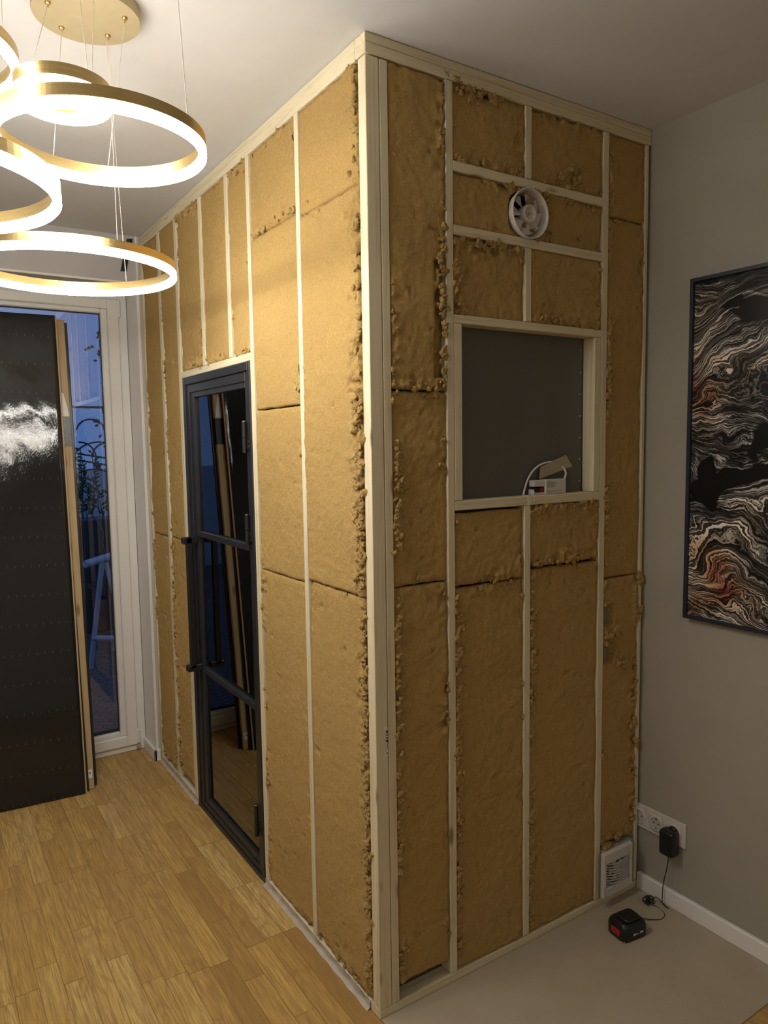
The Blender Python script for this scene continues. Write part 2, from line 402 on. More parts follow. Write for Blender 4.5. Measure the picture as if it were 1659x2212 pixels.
tp = timber('top_plate', (0.0, 0.0, 2.599), (W-0.001, DP, 2.6255), 0, 'lower of two beams under the ceiling above the window wall', 'beam')
g = G()
g.tube([(0.252, -0.0006, 2.620), (0.256, -0.0006, 2.609), (0.260, -0.0006, 2.617), (0.264, -0.0006, 2.606), (0.268, -0.0006, 2.619)], 0.0006, 4)
g.tube([(0.262, -0.0006, 2.607), (0.270, -0.0006, 2.603)], 0.0005, 4)
ob('pencil_mark', g, INK, tp)
timber('bottom_plate', (0.0, 0.0, 0.0), (W-0.001, DP, 0.028), 0, 'floor beam under the window wall, along the beige sheet', 'beam')
timber('cross_rail', (0.280, 0.0, 2.3645), (0.887, DP, 2.3915), 0, 'cross rail above the round fan', 'rail')
timber('cross_rail', (0.280, 0.0, 2.195), (0.887, DP, 2.2215), 0, 'cross rail just below the round fan', 'rail')
timber('cross_rail', (0.280, 0.0, 1.9545), (0.887, DP, 1.9785), 0, 'head rail over the square window opening', 'rail')
timber('window_jamb', (0.280, 0.0, 1.456), (0.308, DP, 1.954), 2, 'left upright lining the square window opening', 'jamb')
timber('window_jamb', (0.857, 0.0, 1.456), (0.887, DP, 1.954), 2, 'brightly lit right upright lining the square window opening', 'jamb')
sill = timber('sill_rail', (0.280, 0.0, 1.428), (0.887, DP, 1.4555), 0, 'sill rail under the square window opening, carrying the white transformer', 'rail')
ob('notch_strip', G().box((0.563, -0.0008, 1.4285), (0.579, 0.03, 1.4562)).box((0.588, -0.0012, 1.437), (0.591, -0.0002, 1.448)), plain('pale_chip', (0.75, 0.68, 0.53), 0.6), sill, label='paler chip of wood let into the sill')
# left-hand face (x = 0)
def tl(name, y0, y1, z0, z1, axis, label, cat): return timber(name, (0.0, y0, z0), (DP, y1, z1), axis, label, cat)
tl('top_plate', DP+0.001, D-0.001, 2.626, 2.649, 1, 'upper of two beams under the ceiling above the black glass door wall', 'beam')
tl('top_plate', DP+0.001, D-0.001, 2.597, 2.6255, 1, 'lower of two beams under the ceiling above the black glass door wall', 'beam')
tl('wall_stud', 0.380, 0.405, 0.029, 2.596, 2, 'brightly lit full-height stud between the corner post and the black door', 'stud')
tl('wall_stud', 0.752, 0.777, 0.029, 2.596, 2, 'full-height stud on the corner-post side of the black door', 'stud')
tl('door_lining', 0.7775, 0.784, 0.029, 1.917, 2, 'thin pale lining strip on the hinge side of the black door', 'lining')
tl('wall_stud', 0.945, 0.975, 1.946, 2.596, 2, 'short stud over the black door, nearest its hinge side', 'stud')
tl('wall_stud', 1.230, 1.260, 1.946, 2.596, 2, 'short stud over the black door, nearest its handle side', 'stud')
tl('wall_stud', 1.540, 1.572, 0.029, 2.596, 2, 'full-height stud on the handle side of the black door', 'stud')
tl('door_lining', 1.517, 1.5395, 0.029, 1.917, 2, 'pale lining strip beside the door handle side', 'lining')
tl('cross_rail', 0.7775, 1.5395, 1.918, 1.945, 1, 'head rail resting over the black glass door', 'rail')
tl('wall_stud', 1.790, 1.825, 0.029, 2.596, 2, 'full-height stud midway between the black door and the window', 'stud')
tl('wall_stud', 2.085, 2.112, 0.029, 2.596, 2, 'stud at the end of the door wall beside the balcony window', 'stud')
for y0, y1, lb in ((DP+0.001, 0.784, 'floor beam between the corner post and the black door'), (1.516, D-0.001, 'floor beam between the black door and the balcony window')):
    tl('bottom_plate', y0, y1, 0.0, 0.028, 1, lb, 'beam')
    P = []; n = 60
    for j in range(5):
        for i in range(n):
            y = y0 + (y1-y0)*i/(n-1); z = [0.0005, 0.006, 0.012, 0.018, 0.024][j] + (0.006*math.sin(i*1.7)*math.sin(i*0.53) if j > 2 else 0)
            P.append((-0.0025 - (0.010 if j == 0 else 0) - 0.0015*math.sin(i*0.9+j), y, z))
    g = G().grid(P, n, 5)
    g.grid([(p[0]+0.0008, p[1], p[2]) for p in P], n, 5)
    ob('plastic_film', g, FILM, label=('crumpled milky film over the ' + lb), category='film')

# ------------------------------------------------------------------ vector noise (numpy)
def _h(ix, iy, iz, seed):
    n = (ix*374761393 + iy*668265263 + iz*2147483647 + seed*1274126177) & 0xffffffff
    n = ((n ^ (n >> 13)) * 1274126177) & 0xffffffff
    n = ((n ^ (n >> 16)) * 2246822519) & 0xffffffff
    return ((n ^ (n >> 15)) & 0xffff) / 65535.0
def vn(p, s, seed=0):
    q = p*s; i = np.floor(q).astype(np.int64); f = q-i; f = f*f*(3-2*f); out = 0
    for a in (0, 1):
        for b in (0, 1):
            for c in (0, 1):
                wt = (f[:, 0] if a else 1-f[:, 0])*(f[:, 1] if b else 1-f[:, 1])*(f[:, 2] if c else 1-f[:, 2])
                out = out + wt*_h(i[:, 0]+a, i[:, 1]+b, i[:, 2]+c, seed)
    return out
def fbm(p, s, o=3, seed=0):
    t = 0; a = 1; n = 0
    for k in range(o): t = t + a*vn(p, s*2**k, seed+k); n += a; a *= 0.5
    return t/n
rng = np.random.default_rng(11)

# ------------------------------------------------------------------ insulation batts
def batt(face, u0, u1, z0, z1, rag, label, group=None, holes=(), seed=0, out=0.0, bw=0.03, fib=1500, tufts=(), cut=None):
    """rag: raggedness of (left, right, bottom, top) edge, 0..1; out: how far it stands proud"""
    z0 -= 0.0015 if z0 > 0.3 else 0; z1 += 0.0015 if z1 < 2.5 else 0
    rag = tuple(min(1.0, x*1.15+(0.14 if face == 'R' else 0.06)) for x in rag)
    w_, h_ = u1-u0, z1-z0
    st_ = 0.0055
    nu = max(8, int(w_/st_)); nv = max(8, int(h_/st_))
    su, sv = np.meshgrid(np.linspace(0, 1, nu), np.linspace(0, 1, nv)); su = su.ravel(); sv = sv.ravel()
    U = u0 + su*w_; Z = z0 + sv*h_
    p = np.stack([U + seed*3.1, Z, np.full_like(U, seed*1.7)], 1)
    e = [su*w_, (1-su)*w_, sv*h_, (1-sv)*h_]
    along = [Z, Z, U, U]
    d = out - 0.004 + 0.010*(fbm(p, 5, 2, 1)-0.5) + 0.0045*(fbm(p, 24, 3, 5)-0.5) + 0.0030*(vn(p, 95, 9)-0.5)
    rg = 0
    for k in range(4):
        q = np.stack([along[k]+seed*2.3+k, np.full_like(U, k*5.5), np.full_like(U, seed*.9)], 1)
        m = np.clip((fbm(q, 7, 2, 20)-0.5)*3.2 + rag[k]*1.1 - 0.15, 0, 1)*min(1, rag[k]*1.6)
        wd = bw*(0.45+0.9*vn(q, 16, 33))
        r = m*np.clip(1.25-e[k]/wd, 0, 1)**0.7
        rg = np.maximum(rg, r)
        d = d - 0.0045*np.exp(-e[k]/0.0045)*(0.4+rag[k])
    clump = 1-np.abs(2*fbm(p, 42, 2, 50)-1)*1.6
    d = d + rg*(0.026*clump - 0.016 + 0.006*(vn(p, 150, 61)-0.5))
    pit = np.clip((vn(p, 30, 70)-0.93)*14, 0, 1); d = d - 0.010*pit
    # in-plane wander of the edges
    n1 = vn(p, 38, 80)-0.5; n2 = vn(p, 38, 90)-0.5; lo = fbm(p, 12, 2, 95)-0.5
    ew = np.exp(-np.minimum(e[0], e[1])/0.012); eh = np.exp(-np.minimum(e[2], e[3])/0.012)
    du = ew*(0.005*n1*(0.6+2.0*rg) + 0.012*lo); dv = eh*(0.003*n2 + 0.004*lo)
    U2 = U+du; Z2 = Z+dv
    if cut is not None: d = d + cut(U, Z, p)
    for (hx, hz, hr, hd) in holes:
        if hr > 0:
            dist = np.hypot(U-hx, Z-hz); d = np.where(dist < hr*(1+0.10*(vn(p, 45, 99)-0.5)), np.minimum(d, hd), d)
    for (a, b, c, dd, hd) in [x for x in cutrects if x[5] == seed] and [x[:5] for x in cutrects if x[5] == seed]:
        j = 0.008*(vn(p, 60, 77)-0.5)
        d = np.where((U > a+j) & (U < b+j) & (Z > c+j) & (Z < dd+j), hd, d)
    d = np.maximum(d, -0.047) if not any(x[5] == seed for x in cutrects) else np.maximum(d, -0.058)
    def P(U_, d_, Z_): return np.stack([U_, -d_, Z_], 1) if face == 'R' else np.stack([-d_, U_, Z_], 1)
    V = P(U2, d, Z2)
    g = G(); idx = np.arange(nu*nv).reshape(nv, nu)
    a = idx[:-1, :-1].ravel(); b = idx[:-1, 1:].ravel(); c = idx[1:, 1:].ravel(); dd = idx[1:, :-1].ravel()
    fs = np.stack([a, b, c, dd], 1).tolist()
    ring = list(idx[0, :]) + list(idx[1:, -1]) + list(idx[-1, -2::-1]) + list(idx[-2:0:-1, 0])
    ring = [int(x) for x in ring]; bk = P(np.clip(U2[ring], u0, u1), np.full(len(ring), -0.046), np.clip(Z2[ring], z0, z1))
    o0 = nu*nv; n = len(ring)
    allv = V.tolist() + bk.tolist()
    for i in range(n): fs.append((ring[i], o0+i, o0+(i+1) % n, ring[(i+1) % n]))
    if not any(x[5] == seed for x in cutrects): fs.append(tuple(range(o0+n-1, o0-1, -1)))
    g.add(allv, fs, True)
    o = ob('insulation_batt', g, INS, label=label, category='insulation')
    if group: o['group'] = group
    # stray fibres standing on the surface
    area = w_*h_; N = int(fib*area)
    gg = G()
    sel = rng.integers(0, nu*nv, N*2)
    wgt = 0.35 + 1.3*(rg[sel] if hasattr(rg, '__len__') else 0)
    sel = sel[rng.random(len(sel)) < wgt*0.75][:N]
    for s_ in sel:
        if d[s_] < -0.03: continue
        a0 = rng.uniform(0, 2*PI); L = rng.uniform(0.004, 0.012); bend = rng.uniform(-1.5, 1.5); lift = rng.uniform(0.0006, 0.0045)*(1.0+1.5*float(rg[s_]))
        pts = []
        for k, tt in enumerate((0, 0.5, 1.0)):
            an = a0 + bend*tt
            pts.append((U2[s_]+L*tt*math.cos(an), d[s_]+0.0005+lift*math.sin(PI*min(tt, .75)), Z2[s_]+L*tt*math.sin(an)))
        pts = [((q[0], -q[1], q[2]) if face == 'R' else (-q[1], q[0], q[2])) for q in pts]
        gg.tube(pts, [0.00028, 0.00032, 0.00015], 3)
    if gg.v: ob('loose_fibres', gg, FIB, o, kind='stuff')
    # torn tufts
    tl_ = []
    for k in range(4):
        if rag[k] < 0.28: continue
        Lk = h_ if k < 2 else w_
        for _ in range(int(Lk*rag[k]*75)):
            t_ = rng.uniform(0.02, 0.98); ed = abs(rng.normal(0, 0.012))
            uu = {0: u0+ed, 1: u1-ed, 2: u0+t_*w_, 3: u0+t_*w_}[k]; zz = {0: z0+t_*h_, 1: z0+t_*h_, 2: z0+ed, 3: z1-ed}[k]
            q = np.array([[zz+seed*2.3+k if k < 2 else uu+seed*2.3+k, k*5.5, seed*.9]])
            if (fbm(q, 7, 2, 20)[0]-0.5)*3.2+rag[k]*1.1-0.15 > rng.uniform(0.1, 1.0): tl_.append((uu, zz, rng.uniform(0.003, 0.0105)*(0.6+0.5*rag[k])))
    for (uu, zz, r) in tufts:
        for _ in range(4): tl_.append((uu+rng.normal(0, 0.006), zz+rng.normal(0, 0.010), r*rng.uniform(0.4, 1.05)))
    if tl_:
        gt = G(); gf = G()
        ns, nr = 14, 9
        sph = np.array([(math.sin(PI*j/(nr-1))*math.cos(2*PI*i/ns), math.sin(PI*j/(nr-1))*math.sin(2*PI*i/ns), math.cos(PI*j/(nr-1))) for j in range(nr) for i in range(ns)])
        tofs = [(j*ns+i, j*ns+(i+1) % ns, (j+1)*ns+(i+1) % ns, (j+1)*ns+i) for j in range(nr-1) for i in range(ns)]
        conv = (lambda q: (q[0], -q[1], q[2])) if face == 'R' else (lambda q: (-q[1], q[0], q[2]))
        for (uu, zz, r) in tl_:
            sd = rng.uniform(0, 50)
            q_, _r = np.linalg.qr(rng.normal(size=(3, 3)))
            rad = 0.50 + 1.5*np.abs(fbm(sph+sd, 1.7, 3, 3)-0.36)*1.5
            sp = (sph*rad[:, None]*np.array([1.35, 1.0, 0.75])) @ q_ * r
            d0 = out - 0.002
            gt.add([conv((uu+x, d0+y*0.8, zz+z_)) for x, y, z_ in sp], tofs, True)
            for _ in range(8):
                th = rng.uniform(0, 2*PI); L = r*rng.uniform(0.8, 1.7); cu = rng.uniform(-1.2, 1.2)
                q0 = (uu, d0+r*0.3, zz); q1 = (uu+math.cos(th)*L*.6, d0+r*rng.uniform(.3, .9), zz+math.sin(th)*L*.6); q2 = (uu+math.cos(th+cu)*L, d0+r*rng.uniform(.2, 1.2), zz+math.sin(th+cu)*L)
                gf.tube([conv(q) for q in (q0, q1, q2)], [0.00024, 0.00022, 0.0001], 3)
        ob('tuft_fibres', gf, FIB, o, kind='stuff')
        ob('torn_tufts', gt, INS, o, kind='stuff')
    return o
cutrects = [(0.905, 0.972, 0.995, 1.064, -0.057, 33), (0.905, 0.974, 0.868, 0.930, -0.057, 33)]
FX, FZ = 0.556, 2.289                   # axial fan centre
# --- window wall
batt('R', 0.070, 0.252, 1.768, 2.595, (0.15, 0.35, 0.5, 0.1), 'batt of insulation beside the corner post, topmost on the window wall', seed=1, out=0.002,
     tufts=[(0.243, 1.97+0.03*i, 0.011) for i in range(-6, 8)], cut=lambda U, Z, p: -0.020*((U > 0.215) & (Z < 2.12) & (Z > 1.80))*(vn(p, 55, 7) > 0.35))
batt('R', 0.070, 0.252, 1.233, 1.760, (0.75, 0.15, 0.15, 0.6), 'middle batt beside the corner post on the window wall, torn left edge', seed=2, tufts=[(0.085, 1.62-0.028*i, 0.012) for i in range(11)])
batt('R', 0.070, 0.252, 0.075, 1.224, (0.75, 0.25, 0.1, 0.15), 'tall lowest batt beside the corner post on the window wall', seed=3, out=0.001)
batt('R', 0.281, 0.549, 2.393, 2.597, (0.6, 0.15, 0.45, 0.5), 'batt under the ceiling beams, upper left of the round fan', seed=4, tufts=[(0.30+0.04*i, 2.585-0.004*(i % 3), 0.011) for i in range(4)])
batt('R', 0.577, 0.886, 2.393, 2.597, (0.4, 0.15, 0.7, 0.45), 'batt under the ceiling beams, upper right of the round fan', seed=5, tufts=[(0.70+0.02*i, 2.43+0.008*(i % 3), 0.012) for i in range(5)])
batt('R', 0.281, 0.560, 2.223, 2.363, (0.3, 0.2, 0.2, 0.75), 'low wide batt wedged left of the round fan', seed=6, holes=[(FX, FZ, 0.072, -0.046)])
batt('R', 0.562, 0.886, 2.223, 2.363, (0.5, 0.1, 0.35, 0.75), 'low wide batt wedged right of the round fan', seed=7, holes=[(FX, FZ, 0.072, -0.046)], tufts=[(0.64, 2.33, 0.012), (0.645, 2.30, 0.01), (0.65, 2.25, 0.011)])
batt('R', 0.281, 0.549, 1.980, 2.193, (0.45, 0.15, 0.1, 0.95), 'batt over the window opening on its left half, top edge torn open', seed=8, bw=0.045)
batt('R', 0.577, 0.886, 1.980, 2.193, (0.15, 0.3, 0.6, 0.1), 'batt over the window opening on its right half', seed=9)
batt('R', 0.281, 0.549, 1.207, 1.418, (0.7, 0.3, 0.45, 0.1), 'batt directly under the sill on the left of the centre stud', seed=10)
batt('R', 0.577, 0.886, 1.235, 1.425, (0.2, 0.3, 0.8, 0.7), 'batt directly under the sill on the right of the centre stud, torn below', seed=11, bw=0.04)
batt('R', 0.281, 0.549, 0.031, 1.198, (0.9, 0.15, 0.1, 0.35), 'tall floor-standing batt left of the centre stud under the sill', seed=12)
batt('R', 0.577, 0.886, 0.031, 1.222, (0.9, 0.1, 0.1, 0.3), 'tall floor-standing batt right of the centre stud under the sill', seed=13, fib=1500)
batt('R', 0.917, 1.094, 2.345, 2.597, (0.3, 0.1, 0.3, 0.15), 'small batt in the upper corner by the grey wall', seed=31)
batt('R', 0.917, 1.094, 1.162, 2.338, (0.75, 0.15, 0.15, 0.4), 'tall batt along the grey wall, right of the window opening', seed=32)
batt('R', 0.917, 1.094, 0.214, 1.155, (0.35, 0.7, 0.6, 0.1), 'batt along the grey wall with two square cut-outs', seed=33,
     tufts=[(0.94, 0.962, 0.013), (0.955, 0.955, 0.012), (0.975, 0.968, 0.014), (0.935, 0.94, 0.010), (0.995, 0.86, 0.015), (1.02, 0.85, 0.015), (0.985, 0.90, 0.011), (0.99, 0.965, 0.012),
            (1.10, 1.155, 0.017), (1.105, 1.13, 0.014), (1.10, 1.03, 0.015), (1.10, 1.005, 0.013), (1.10, 0.545, 0.014), (0.94, 0.205, 0.014), (0.96, 0.20, 0.012), (0.93, 0.19, 0.013)])
# --- door wall
batt('L', 0.052, 0.379, 2.302, 2.595, (0.75, 0.15, 0.3, 0.45), 'topmost batt between the corner post and the first lit stud', seed=41)
batt('L', 0.045, 0.381, 1.206, 2.293, (1.0, 0.1, 0.15, 0.35), 'big bright middle batt next to the corner post with a torn edge', seed=42, out=0.004, bw=0.062,
     tufts=[(0.075-0.012*(i % 3), 1.27+0.026*i, 0.015) for i in range(19)])
batt('L', 0.045, 0.379, 0.036, 1.198, (1.0, 0.15, 0.4, 0.2), 'bright lowest batt next to the corner post with a frayed edge', seed=43, out=0.001, bw=0.045, tufts=[(0.062-0.008*(i % 3), 0.10+0.034*i, 0.010) for i in range(32)])
batt('L', 0.407, 0.751, 2.322, 2.595, (0.25, 0.1, 0.55, 0.2), 'topmost batt between the first lit stud and the black door', seed=44)
batt('L', 0.407, 0.751, 1.748, 2.314, (0.3, 0.15, 0.1, 0.2), 'upper middle batt between the first lit stud and the black door', seed=45)
batt('L', 0.407, 0.751, 1.193, 1.740, (0.25, 0.15, 0.1, 0.1), 'middle batt between the first lit stud and the black door', seed=46)
batt('L', 0.407, 0.751, 0.036, 1.186, (0.15, 0.4, 0.2, 0.1), 'lowest batt between the first lit stud and the black door', seed=47)
batt('L', 0.778, 0.944, 1.948, 2.595, (0.25, 0.2, 0.6, 0.6), 'short batt over the black door, nearest the corner post', seed=48)
batt('L', 0.977, 1.229, 1.948, 2.595, (0.15, 0.15, 0.4, 0.2), 'middle short batt over the black door', seed=49)
batt('L', 1.262, 1.539, 1.948, 2.595, (0.5, 0.25, 0.35, 0.9), 'short batt over the black door, nearest the window', seed=50, bw=0.045)
batt('L', 1.574, 1.788, 1.206, 2.595, (0.3, 0.3, 0.15, 0.2), 'upper batt beyond the handle side of the black door', seed=51)
batt('L', 1.574, 1.788, 0.06, 1.199, (0.15, 0.9, 0.3, 0.15), 'lower batt beyond the handle side of the black door', seed=52)
batt('L', 1.827, 2.083, 1.200, 2.595, (0.2, 0.25, 0.15, 0.2), 'upper batt at the window end of the door wall', seed=53)
batt('L', 1.827, 2.083, 0.05, 1.192, (0.2, 0.5, 0.4, 0.15), 'lower batt at the window end of the door wall', seed=54)

PLATE = plain('grey_backing', (0.25, 0.245, 0.24), 0.6, var=0.03)
for (za, zz_, lb) in ((0.990, 1.070, 'grey board showing in the upper square cut-out beside the grey wall'), (0.862, 0.936, 'grey board showing in the lower square cut-out beside the grey wall')):
    ob('backing_plate', G().box((0.9165, 0.030, za), (0.981, 0.034, zz_), 0.0006), PLATE, label=lb, category='board')

# ------------------------------------------------------------------ black glass door
door = thing('glass_door', 'black steel framed glass door with three panes in the insulated wall', 'door', (0.0, 1.15, 0.0))
def frL(g, y0, y1, z0, z1, l, r, b, t, x0, x1, bev=0.002):
    g.box((x0, y0, z0), (x1, y0+l, z1), bev); g.box((x0, y1-r, z0), (x1, y1, z1), bev)
    g.box((x0, y0+l, z0), (x1, y1-r, z0+b), bev); g.box((x0, y0+l, z1-t), (x1, y1-r, z1), bev); return g
ob('door_frame', frL(G(), 0.785, 1.515, 0.001, 1.9165, 0.021, 0.028, 0.020, 0.031, -0.004, 0.050), STEEL, door)
leaf = ob('door_leaf', frL(G(), 0.808, 1.485, 0.022, 1.884, 0.030, 0.036, 0.022, 0.034, 0.001, 0.044), STEEL, door)
ob('glazing_rim', frL(G(), 0.837, 1.450, 0.043, 1.851, 0.014, 0.045, 0.030, 0.022, 0.006, 0.040), STEEL, leaf)
for z in (1.240, 0.645):
    ob('glazing_bar', G().box((0.002, 0.85, z), (0.042, 1.406, z+0.026), 0.003), STEEL, leaf)
for z0, z1 in ((0.0735, 0.644), (0.672, 1.239), (1.267, 1.829)):
    ob('pane', G().box((0.018, 0.8515, z0), (0.024, 1.4045, z1)), SMOKE, leaf)
hd = ob('handle', G().box((-0.050, 1.398, 0.672), (-0.026, 1.420, 1.240), 0.002), BLACK, door)
for z in (1.226, 0.672): ob('bracket', G().box((-0.064, 1.398, z-0.014), (0.000, 1.432, z+0.014), 0.003), BLACK, hd)
for z0, z1 in ((1.597, 1.707), (1.266, 1.375), (0.170, 0.290)):
    zm = (z0+z1)/2
    hgg = ob('hinge', G().tube([(-0.011, 0.828, z0), (-0.011, 0.828, zm-0.001)], 0.0085, 14).tube([(-0.011, 0.828, zm+0.001), (-0.011, 0.828, z1)], 0.0085, 14).box((-0.006, 0.795, z0+0.012), (0.0, 0.828, zm-0.006), 0.001), BLACK, door)
    ob('hinge_cap', G().tube([(-0.011, 0.828, z1), (-0.011, 0.828, z1+0.004)], 0.007, 12), CHROME, hgg)
    ob('screw', G().disc((-0.0065, 0.806, z0+0.022), 0.0022, 'x', 10, -0.001).disc((-0.0065, 0.806, zm-0.014), 0.0022, 'x', 10, -0.001), CHROME, hgg)

# ------------------------------------------------------------------ axial fan
fan = thing('duct_fan', 'round white plastic duct fan with eight blades set in the insulation', 'fan', (FX, 0, FZ))
ob('housing', G().lathe([(0.0715, -0.006), (0.0725, -0.002), (0.072, 0.004), (0.063, 0.030), (0.063, 0.046), (0.0595, 0.046), (0.0595, 0.028), (0.0665, 0.002), (0.0695, -0.005)], (FX, -0.012, FZ), 'y', 64), GREYP, fan)
imp = ob('hub', G().lathe([(0.0001, 0.006), (0.016, 0.004), (0.0195, -0.002), (0.0245, -0.003), (0.0265, 0.002), (0.0265, 0.028), (0.0001, 0.028)], (FX, -0.012, FZ), 'y', 40), GREYP, fan)
for k in range(8):
    a0 = 2*PI*k/8 + 0.25; P = []; nu_, nv_ = 7, 5
    for sgn in (0, 1):
        for j in range(nv_):
            r = 0.0255 + (0.0575-0.0255)*j/(nv_-1)
            for i in range(nu_):
                a = a0 + math.radians(42)*i/(nu_-1)
                P.append((FX+r*math.cos(a), 0.006 - 0.016*i/(nu_-1) + 0.008 + sgn*0.0014, FZ+r*math.sin(a)))
    g = G(); g.grid(P[:nu_*nv_], nu_, nv_, False); g.grid(P[nu_*nv_:], nu_, nv_, False)
    rim = [j*nu_ for j in range(nv_)] + [(nv_-1)*nu_+i for i in range(1, nu_)] + [j*nu_+nu_-1 for j in range(nv_-2, -1, -1)] + list(range(nu_-2, 0, -1))
    g.add([P[i] for i in rim] + [P[i+nu_*nv_] for i in rim], [(i, (i+1) % len(rim), len(rim)+(i+1) % len(rim), len(rim)+i) for i in range(len(rim))])
    ob('blade', g, GREYP, imp)
ob('shaft', G().tube([(FX, -0.016, FZ), (FX, 0.0, FZ)], 0.0024, 12), CHROME, fan)

# ------------------------------------------------------------------ louvred vent fan on the floor beam
vx0, vx1, vz0, vz1 = 0.897, 1.052, 0.044, 0.206
vent = thing('vent_fan', 'square white louvred bathroom fan low in the corner of the insulated wall', 'fan', ((vx0+vx1)/2, -0.02, vz0))
g = G(); hollow(g, vx0, vx1, vz0, vz1, 0.018, 0.014, 0.034, 0.042, -0.030, -0.013, 0.004)
ob('cover', g, GREYP, vent)
ob('casing', G().box((vx0+0.020, -0.0130, vz0+0.012), (vx1+0.02, 0.046, vz1-0.004), 0.002), plain('grey_casing', (0.34, 0.32, 0.30), 0.6), vent)
cx_, cz_ = (vx0+vx1)/2+0.003, 0.124
ob('fan_opening', G().disc((cx_, -0.0135, cz_), 0.047, 'y', 36, -0.001), plain('dark_opening', (0.06, 0.055, 0.05), 0.7), vent)
g = G()
for k in range(5):
    a = 2*PI*k/5+.3
    g.prism([(cx_+0.016*math.cos(a), cz_+0.016*math.sin(a)), (cx_+0.040*math.cos(a), cz_+0.040*math.sin(a)), (cx_+0.040*math.cos(a+.75), cz_+0.040*math.sin(a+.75)), (cx_+0.016*math.cos(a+.6), cz_+0.016*math.sin(a+.6))], -0.017, -0.0155, 'y')
g.disc((cx_, -0.016, cz_), 0.016, 'y', 24, -0.003); ob('impeller', g, GREYP, vent)
for k in range(9):
    z = 0.082 + k*0.0098; pts = []
    for i in range(13):
        t_ = i/12; x = vx0+0.016+t_*(vx1-vx0-0.028); s_ = math.sin(PI*t_)
        pts.append((x, -0.024-0.007*s_, z-0.010*s_+0.002))
    P = [(p[0], p[1], p[2]+dz) for dz in (0.0009, -0.0009) for p in pts] + [(p[0], p[1]+0.005, p[2]+dz+.001) for dz in (-0.0009, 0.0009) for p in pts]
    n = 13; g = G(); g.add(P, [(a*n+i, a*n+i+1, ((a+1) % 4)*n+i+1, ((a+1) % 4)*n+i) for a in range(4) for i in range(n-1)])
    ob('louvre', g, GREYP, vent)

# ------------------------------------------------------------------ transformer, cable and tape in the window opening
ps = thing('transformer', 'small white transformer box standing on the sill of the square opening', 'transformer', (0.665, 0.03, 1.4557))
zb = 1.4557
body = ob('body', G().box((0.648, 0.010, zb), (0.742, 0.038, zb+0.047), 0.003), GREYP, ps)
ob('terminal_block', G().box((0.603, 0.012, zb), (0.648, 0.037, zb+0.008), 0.001).box((0.603, 0.012, zb+0.026), (0.648, 0.037, zb+0.046), 0.002).box((0.600, 0.012, zb), (0.608, 0.037, zb+0.018), 0.002), GREYP, ps)
g = G(); 
for k, (z, L) in enumerate(((0.040, 0.020), (0.0365, 0.044), (0.033, 0.032), (0.0295, 0.022), (0.026, 0.038), (0.0225, 0.028))): g.box((0.656, 0.0092, zb+z), (0.656+L, 0.0101, zb+z+0.0011))
for k in range(9): g.box((0.655+k*0.0078, 0.0092, zb+0.008), (0.655+k*0.0078+0.003, 0.0101, zb+0.0125))
ob('rating_print', g, plain('grey_print', (0.22, 0.21, 0.20), 0.8), body)
ob('terminal_screws', G().box((0.625, 0.014, zb+0.009), (0.646, 0.034, zb+0.025), 0.001), BLACK, ps)
ob('terminal_tag', G().box((0.629, 0.0125, zb+0.010), (0.640, 0.0142, zb+0.021)), RED, ps)
ob('plug_end', G().tube([(0.602, 0.018, zb+0.016), (0.622, 0.018, zb+0.014)], 0.0075, 12), BLACK, ps)
pts = []
for t_ in [(0.574, 1.452), (0.578, 1.468), (0.588, 1.494), (0.604, 1.519), (0.628, 1.539), (0.660, 1.552), (0.700, 1.556), (0.735, 1.545), (0.752, 1.526), (0.752, 1.508), (0.741, 1.496)]:
    pts.append((t_[0]+0.01, 0.042 if t_[0] < 0.74 else 0.034, t_[1]))
def smooth(pts, n=6):
    out = []; m = len(pts)
    for i in range(m-1):
        p0, p1, p2, p3 = (Vector(pts[max(i-1, 0)]), Vector(pts[i]), Vector(pts[i+1]), Vector(pts[min(i+2, m-1)]))
        for k in range(n):
            t = k/n; out.append(tuple(0.5*((2*p1)+(-p0+p2)*t+(2*p0-5*p1+4*p2-p3)*t*t+(-p0+3*p1-3*p2+p3)*t**3)))
    out.append(tuple(pts[-1])); return out
ob('white_cable', G().tube(smooth(pts), 0.0032, 10), PAPER, ps, label='white round cable looped behind the box')
g = G(); n = 12; P = []
c0, c1, c2, c3 = (0.640, 1.500), (0.741, 1.534), (0.718, 1.582), (0.645, 1.545)
c0, c1, c2, c3 = (0.641, 1.503), (0.790, 1.540), (0.758, 1.578), (0.645, 1.541)
for sgn in (0, 1):
    for j in range(n):
        for i in range(n):
            a, b = i/(n-1), j/(n-1)
            x = (1-a)*(1-b)*c0[0]+a*(1-b)*c1[0]+a*b*c2[0]+(1-a)*b*c3[0]; z = (1-a)*(1-b)*c0[1]+a*(1-b)*c1[1]+a*b*c2[1]+(1-a)*b*c3[1]
            P.append((x+0.008, 0.0375+0.001*math.sin(a*7+b*4)-0.003*max(0, a-0.85)*4*(1-b)+sgn*0.0003, z))
g.grid(P[:n*n], n, n); g.grid(P[n*n:], n, n)
ob('masking_tape', g, TAPE, label='slanted strip of yellowish tape holding a white cable inside the opening', category='tape')
for k, z in enumerate((1.918, 1.845, 1.775, 1.704, 1.633, 1.562, 1.49, 1.457)):
    ob('drywall_screw', G().disc((0.846, 0.0515, z), 0.003, 'y', 12, -0.0015), CHROME, label='small screw head in the vertical row beside the lit right upright', category='screw', group='screw heads down the right side of the opening')

